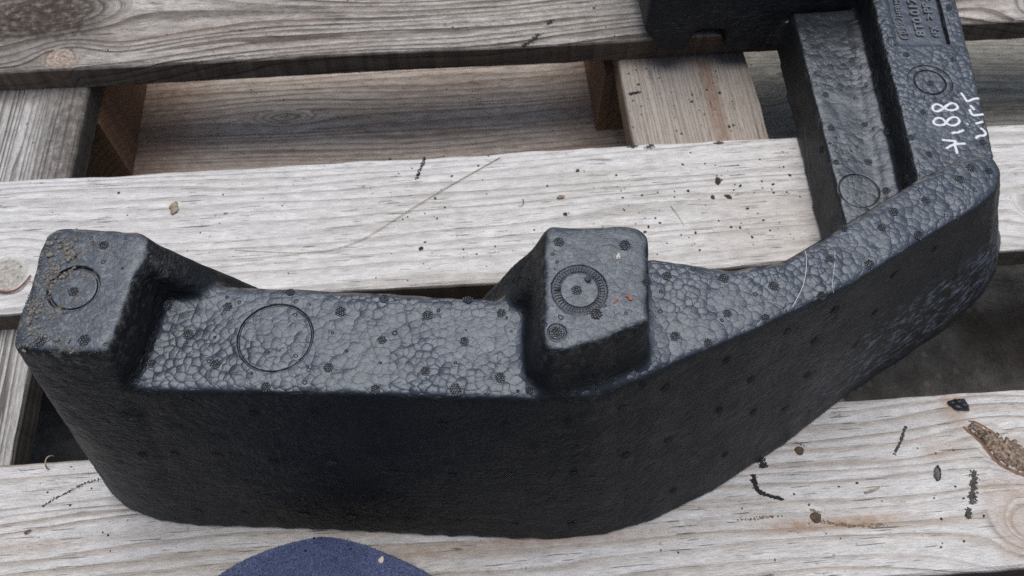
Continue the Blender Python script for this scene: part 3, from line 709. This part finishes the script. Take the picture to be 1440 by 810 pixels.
thing_blob('dirt_clod', 795, 302, 0, .0014, (1, .8, .6), crm, 'small black speck of dirt on the middle plank, above the middle post', 'dirt clod', group='clods of dirt on the middle plank')
tanb = plain('tan_clod', (.36, .29, .21), .9, .2, .4)
thing_blob('dirt_clod', 245, 293, 0, .0042, (1, .8, .25), tanb, 'flat tan clod on the middle plank above the left post', 'dirt clod', group='clods of dirt on the middle plank')
thing_blob('dirt_clod', 788, 278, 0, .0022, (.6, 1.2, .5), tanb, 'tan clod on the middle plank above the middle post', 'dirt clod', group='clods of dirt on the middle plank')

def strand(name, pts, r, mat, label, cat, z=0., lift=.001, taper=True):
    q = [surf(x, y, z) for x, y in smooth_px(pts, 2)]; o0 = Vector(q[0]); bm = bmesh.new(); m_ = len(q)
    P_ = [Vector(a)-o0+Vector((0, 0, r+lift*math.sin(math.pi*i/(m_-1)))) for i, a in enumerate(q)]
    tube_bm(bm, P_, [r*(1-.6*i/m_ if taper else 1) for i in range(m_)], 6)
    o = bm_obj(bm, name, mat); o.location = o0; return tag(o, label, cat)
straw = plain('dry_straw', (.46, .38, .28), .7, .3, .3)
twig = plain('red_twig', (.26, .12, .075), .8, .3, .4)
strand('grass_stalk', [(703, 222), (668, 242), (610, 275), (555, 310), (500, 345), (440, 358), (330, 352)], .00035, straw, 'long thin dry stalk lying slantwise on the middle plank', 'stalk')
strand('dry_twig', [(-12, 408), (10, 413), (26, 410), (38, 398), (44, 388)], .0010, twig, 'short reddish twig touching the left side of the left post', 'twig')
strand('straw_bit', [(68, 660), (72, 650), (77, 642)], .0006, straw, 'short straw standing at the upper edge of the lower plank at left', 'straw', lift=.006)
strand('straw_bit', [(1216, 693), (1226, 690), (1236, 686)], .0008, straw, 'short tan straw on the lower plank right of the nail dents', 'straw')
strand('splinter', [(37, 750), (44, 746)], .0009, twig, 'tiny orange splinter on the lower plank at far left', 'splinter')
strand('hair_curl', [(735, 280), (737, 286), (734, 291), (729, 290)], .0003, crm, 'tiny dark curled fibre on the middle plank above the foam', 'fibre')
strand('straw_bit', [(943, 290), (952, 302), (962, 318)], .0003, straw, 'hair-thin pale straw on the middle plank right of the middle post', 'straw')

# nails, smears and the rotten knot belong to the pallet
rust = plain('rusty_nail', (.13, .09, .065), .8, .3, .5, 500.)
dent = plain('dent_shadow_wood', (.30, .26, .22), .9, .2, .3)
bare = plain('cut_wood', (.42, .36, .30), .9, .2, .3)
def sunken_nail(px, py, r=.0029):
    c_ = Vector(surf(px, py, 0)); bm = bmesh.new()
    for rad, z in ((r, .0001),):
        v = [bm.verts.new(c_+Vector((math.cos(a)*rad*(1+.12*math.sin(a*3)), math.sin(a)*rad, z))) for a in np.linspace(0, 2*math.pi, 19)[:-1]]
        v2 = [bm.verts.new(c_+Vector((math.cos(a)*rad*.55, math.sin(a)*rad*.55, z+.0003))) for a in np.linspace(0, 2*math.pi, 19)[:-1]]
        for i in range(18): bm.faces.new((v[i], v[(i+1) % 18], v2[(i+1) % 18], v2[i]))
        bm.faces.new(v2)
        v3 = [bm.verts.new(q.co-Vector((0, 0, .002))) for q in v]
        for i in range(18): bm.faces.new((v3[i], v3[(i+1) % 18], v[(i+1) % 18], v[i]))
    bm_obj(bm, 'nail', rust, pallet)
    return
    pts = [c_+Vector((-.0018+math.cos(a)*.0036, .0030+math.sin(a)*.0032, .00005)) for a in np.linspace(-.5, 3.2, 14)]
    tube_bm(bm, pts, [.00045*math.sin(math.pi*(i+1)/15)+.0001 for i in range(14)], 6, .6); bm_obj(bm, 'nail_dent', rust, pallet)
# brown smears round the nails
sunken_nail(1124, 634); sunken_nail(1147, 728, .0033)
smear = plain('black_smear', (.030, .031, .034), .7, .3, .3)
sm2 = plain('thin_smear', (.10, .095, .085), .8, .3, .6, 500.)
def smear_mesh(strokes, mat, z=0., wmul=1., dens=1., onw=True):
    """many small flat flecks pressed on the wood, each with its own thickness"""
    bm = bmesh.new()
    for pts, wpx in strokes:
        q = resample(smooth_px(pts, 2), 1.0)
        if dens > 1.4:
            tube_bm(bm, [surf(x, y, z)+np.array([0, 0, .00006]) for x, y in q], [wpx*.00013*(1+1.1*noise.noise(Vector((x*.3, y*.3, 2)))) for x, y in q], 8, .12)
        for i, (x, y) in enumerate(q):
            for t in range(int(6*dens)):
                if noise.noise(Vector((x*.35, y*.35, t)))+random.uniform(-.2, .5) < 0: continue
                p_ = Vector(surf(x+random.gauss(0, wpx*.45), y+random.gauss(0, .8), z)); r = random.uniform(.0003, .0008)*wmul
                blob_into(bm, p_+Vector((0, 0, .00005)), r, (1, random.uniform(.6, 1.2), .16), random.random()*9, 1, .4)
    o = bm_obj(bm, 'smear', mat, pallet); o['kind'] = 'stuff'; return o
smear_mesh([([(1065, 636), (1070, 648), (1073, 657)], 7), ([(1060, 668), (1061, 684), (1070, 694), (1085, 698), (1099, 702)], 3.5)], smear, dens=2.5)
smear_mesh([([(1370, 662), (1369, 690), (1367, 708)], 6), ([(1361, 716), (1362, 728)], 5)], sm2, dens=1.6)
smear_mesh([([(777, 28), (770, 34)], 5), ([(758, 48), (748, 58), (736, 64)], 6)], smear, dens=1.5)
smear_mesh([([(597, 222), (592, 236), (586, 250)], 3)], smear, dens=1.2)
smear_mesh([([(1274, 600), (1266, 622), (1258, 638)], 2)], sm2, dens=1.)
smear_mesh([([(60, 712), (80, 700), (100, 690), (118, 680), (140, 674)], 3)], sm2, dens=.5, wmul=.7)
smear_mesh([([(888, 207), (894, 206)], 6), ([(911, 208), (916, 204)], 6), ([(1008, 202), (1016, 200)], 6)], sm2, dens=1.6)
smear_mesh([([(886, 132), (898, 130)], 4)], smear, -.0225, dens=3.)
brn = plain('brown_smear', (.30, .215, .15), .9, .2, .5, 500.)
smear_mesh([([(1045, 732), (1075, 727), (1095, 726)], 13), ([(1150, 732), (1180, 738), (1215, 741), (1240, 737)], 13), ([(1120, 622), (1126, 628), (1122, 634)], 7), ([(1138, 716), (1146, 718), (1152, 724)], 6)], brn, dens=.5, wmul=.75)
# rotten knot in the lower plank
kb = plain('knot_bark', (.34, .26, .20), .95, .2, .85, 450., bd=.001); ko = plain('knot_resin', (.24, .13, .085), .7, .4, .4, 300.)
bm = bmesh.new()
q = [(1363, 598), (1385, 612), (1405, 630), (1425, 640), (1450, 655)]
wds = [4, 9, 12, 15, 17]
rs = resample(q, 2.)
for i, (x, y) in enumerate(rs):
    wd = 4+13*min(1, i/30)
    for t in range(4):
        o_ = random.uniform(-1, 1); p_ = Vector(at(x+o_*wd*.55, y-o_*wd*.75, 0)); r = random.uniform(.0005, .0012)
        blob_into(bm, p_+Vector((0, 0, .0006*(1-o_*o_))), r, (1, .8, .8), random.random()*9, 1, .5)
tube_bm(bm, [at(x, y, -.0012) for x, y in rs], [(.0016+.0062*min(1, i/26))*(1+.7*noise.noise(Vector((x*.2, y*.2, 7)))) for i, (x, y) in enumerate(rs)], 14, .45)
for v in bm.verts: v.co += Vector((noise.noise(v.co*700), noise.noise(v.co*700+Vector((5, 0, 0))), noise.noise(v.co*700+Vector((0, 5, 0)))))*.0009
bm_obj(bm, 'rotten_knot', kb, pallet)
bm = bmesh.new()
for pts, r in (([(1362, 592), (1374, 594), (1388, 602), (1400, 610)], .0010), ([(1385, 628), (1400, 648), (1418, 660), (1450, 672)], .0017), ([(1355, 600), (1372, 615), (1390, 632)], .0013)):
    qq = resample(smooth_px(pts, 2), 2.)
    tube_bm(bm, [at(x, y, .0)+np.array([0, 0, -.0002]) for x, y in qq], [r*(.7+.6*abs(noise.noise(Vector((x*.1, y*.1, 1))))) for x, y in qq], 8, .25)
bm_obj(bm, 'knot_rim', ko, pallet)
bm = bmesh.new(); qq = resample([(1362, 604), (1376, 616), (1392, 630), (1406, 644), (1430, 654), (1450, 662)], 1.5)
tube_bm(bm, [surf(x+3*noise.noise(Vector((x*.2, 0, 3))), y+3*noise.noise(Vector((x*.2, 9, 3)))) for x, y in qq], [.0007*(1.1+1.2*noise.noise(Vector((x*.25, y*.1, 5)))) for x, y in qq], 6, .4)
bm_obj(bm, 'knot_crack', rust, pallet)

# ---------------------------------------------------------------- the shoe toe at the lower edge
shoe = empty('shoe', (-.095, -.03, 0)); tag(shoe, 'rounded toe of a blue suede shoe on the lower plank in front of the foam', 'shoe')
n = N('blue_suede'); P = n.obj()
a = n.noise(P, 900., 5., .75); b = n.noise(P, 40., 5., .6); rows = n.node('ShaderNodeTexWave', {'Vector': P, 'Scale': 260., 'Distortion': 2.5, 'Detail': 2.}, 1, bands_direction='DIAGONAL')
c = n.mix(n.map(a, .3, .7), (.026, .038, .115), (.19, .235, .43)); c = n.mix(n.math('MULTIPLY', n.map(b, .4, .7), .55), c, (.035, .045, .10))
c = n.mix(n.map(n.noise(P, 2600., 2.), .66, .7, 0., .7), c, (.36, .38, .46))
n.b.inputs['Sheen Weight'].default_value = .5; n.b.inputs['Sheen Roughness'].default_value = .4; n.b.inputs['Sheen Tint'].default_value = (.5, .6, .9, 1)
suede = n.done(c, .95, n.bump(n.math('ADD', a, n.math('MULTIPLY', rows, .25)), .0014, 1.), .1)
sole_m = plain('dark_rubber', (.03, .03, .032), .7, .3, .2)
TY = at(470, 752, .042)[1]; TX = at(449, 770, .042)[0]
def shoe_section(t):
    """t from 0 at the toe tip to 1 at the heel: half width, height, centre x"""
    wd = .070*min(1, (1-(1-min(1, t/.15))**2.5)**(1/2.5)) if t < .15 else .070-.021*ss(.3, .6, t)-.002*ss(.75, 1., t)
    if t > .93: wd *= math.sqrt(max(.02, 1-((t-.93)/.072)**2))
    ht = .040+.030*ss(.0, .28, t)+.025*ss(.3, .6, t)
    return wd, ht
def shoe_mesh(z0, top, grow, ts, nseg=40):
    vs, fs = [], []
    for t in ts:
        wd, ht = shoe_section(t); wd = max(wd, .004)+grow; yy = TY-t*.29+(grow if t < .05 else 0)
        for k_ in range(nseg):
            a_ = 2*math.pi*k_/nseg; cx_, sx_ = math.cos(a_), math.sin(a_)
            e = .62
            x = wd*math.copysign(abs(cx_)**e, cx_)
            if top: z = z0+(ht-z0)*(.5+.5*math.copysign(abs(sx_)**.8, sx_))
            else: z = .001 if sx_ < 0 else z0
            sh_ = .010*ss(.0, 1., abs(x)/.056)*(1 if x > 0 else .2)*(1-min(1, t*3))
            vs.append((TX+x+.0*t, yy-sh_, z))
    for i in range(len(ts)-1):
        for k_ in range(nseg): fs.append((i*nseg+k_, i*nseg+(k_+1) % nseg, (i+1)*nseg+(k_+1) % nseg, (i+1)*nseg+k_))
    fs.append(tuple(range(nseg))); fs.append(tuple((len(ts)-1)*nseg+k_ for k_ in range(nseg-1, -1, -1)))
    return vs, fs
ts = list(np.linspace(0, .2, 26)**1.0)[0:1]+list((np.linspace(0, 1, 26)[1:]**1.7)*.2)+list(np.linspace(.24, 1, 24))
v_, f_ = shoe_mesh(.014, True, 0, ts)
up_ = link('upper', mesh('upper', v_, f_), suede, shoe); up_.modifiers.new('s', 'SUBSURF').render_levels = 2
v_, f_ = shoe_mesh(.017, False, -.001, ts)
link('sole', mesh('sole', v_, f_), sole_m, shoe)
# collar opening with lining, laces over the instep
bm = bmesh.new()
cc = [Vector((TX+.034*math.cos(a_), TY-.215+.052*math.sin(a_), .094+.012*(-math.sin(a_)))) for a_ in np.linspace(0, 2*math.pi, 33)]
tube_bm(bm, cc, .006, 8); bm_obj(bm, 'collar', suede, shoe)
lace = plain('lace', (.05, .055, .08), .9)
for i in range(5):
    bm = bmesh.new(); y_ = TY-.095-i*.013
    tube_bm(bm, [Vector((TX+x, y_, .0765+.006*i*.6+.004*(1-(x/.02)**2))) for x in np.linspace(-.02, .02, 9)], .0022, 6, .6); bm_obj(bm, 'lace', lace, shoe)
# suede nap and lint along the toe
bm = bmesh.new(); dgx = bpy.context.evaluated_depsgraph_get(); ue = up_.evaluated_get(dgx); um = ue.to_mesh()
um.transform(Matrix.Identity(4))
ub = BVHTree.FromPolygons([v.co.copy() for v in um.vertices], [tuple(p.vertices) for p in um.polygons]); ue.to_mesh_clear()
for i in range(9000):
    px, py = random.uniform(275, 635), random.uniform(745, 815)
    l, nr, _, dd = ub.ray_cast(Vector(CAM), Vector(ray(px, py)))
    if l is None: continue
    ln = random.uniform(.0005, .0016); d = (nr+Vector((random.uniform(-1, 1), random.uniform(-1, 1), random.uniform(-.6, .6)))*.9).normalized()
    tube_bm(bm, [l-nr*.0001, l+d*ln*.6, l+d*ln+Vector((0, 0, -.0002))], [.00011, .0001, .00006], 3, 1., None, False)
nap = bm_obj(bm, 'nap', suede, shoe); nap['kind'] = 'stuff'
bm = bmesh.new()
for px, py in [(395, 767), (340, 785), (358, 780), (327, 793), (442, 757), (452, 757), (536, 760), (567, 772), (585, 783), (597, 797), (477, 771), (430, 775), (493, 772), (520, 762), (608, 806)]:
    l, nr, _, dd = ub.ray_cast(Vector(CAM), Vector(ray(px, py)))
    if l: blob_into(bm, l+nr*.0003, random.uniform(.0005, .0009), (1, .7, .8), random.random()*9, 1, .4)
ob = bm_obj(bm, 'lint', plain('navy_lint', (.02, .022, .045), .95, .1), shoe); ob['kind'] = 'stuff'
l, nr, _, dd = ub.ray_cast(Vector(CAM), Vector(ray(536, 788)))
if l:
    bm = bmesh.new(); blob_into(bm, (0, 0, 0), .0016, (1.2, .8, .3), 3.3, 2, .6)
    o = bm_obj(bm, 'wood_shaving', wbit); o.location = l+nr*.0006; tag(o, 'tiny cream wood shaving lying on the blue shoe toe', 'shaving')
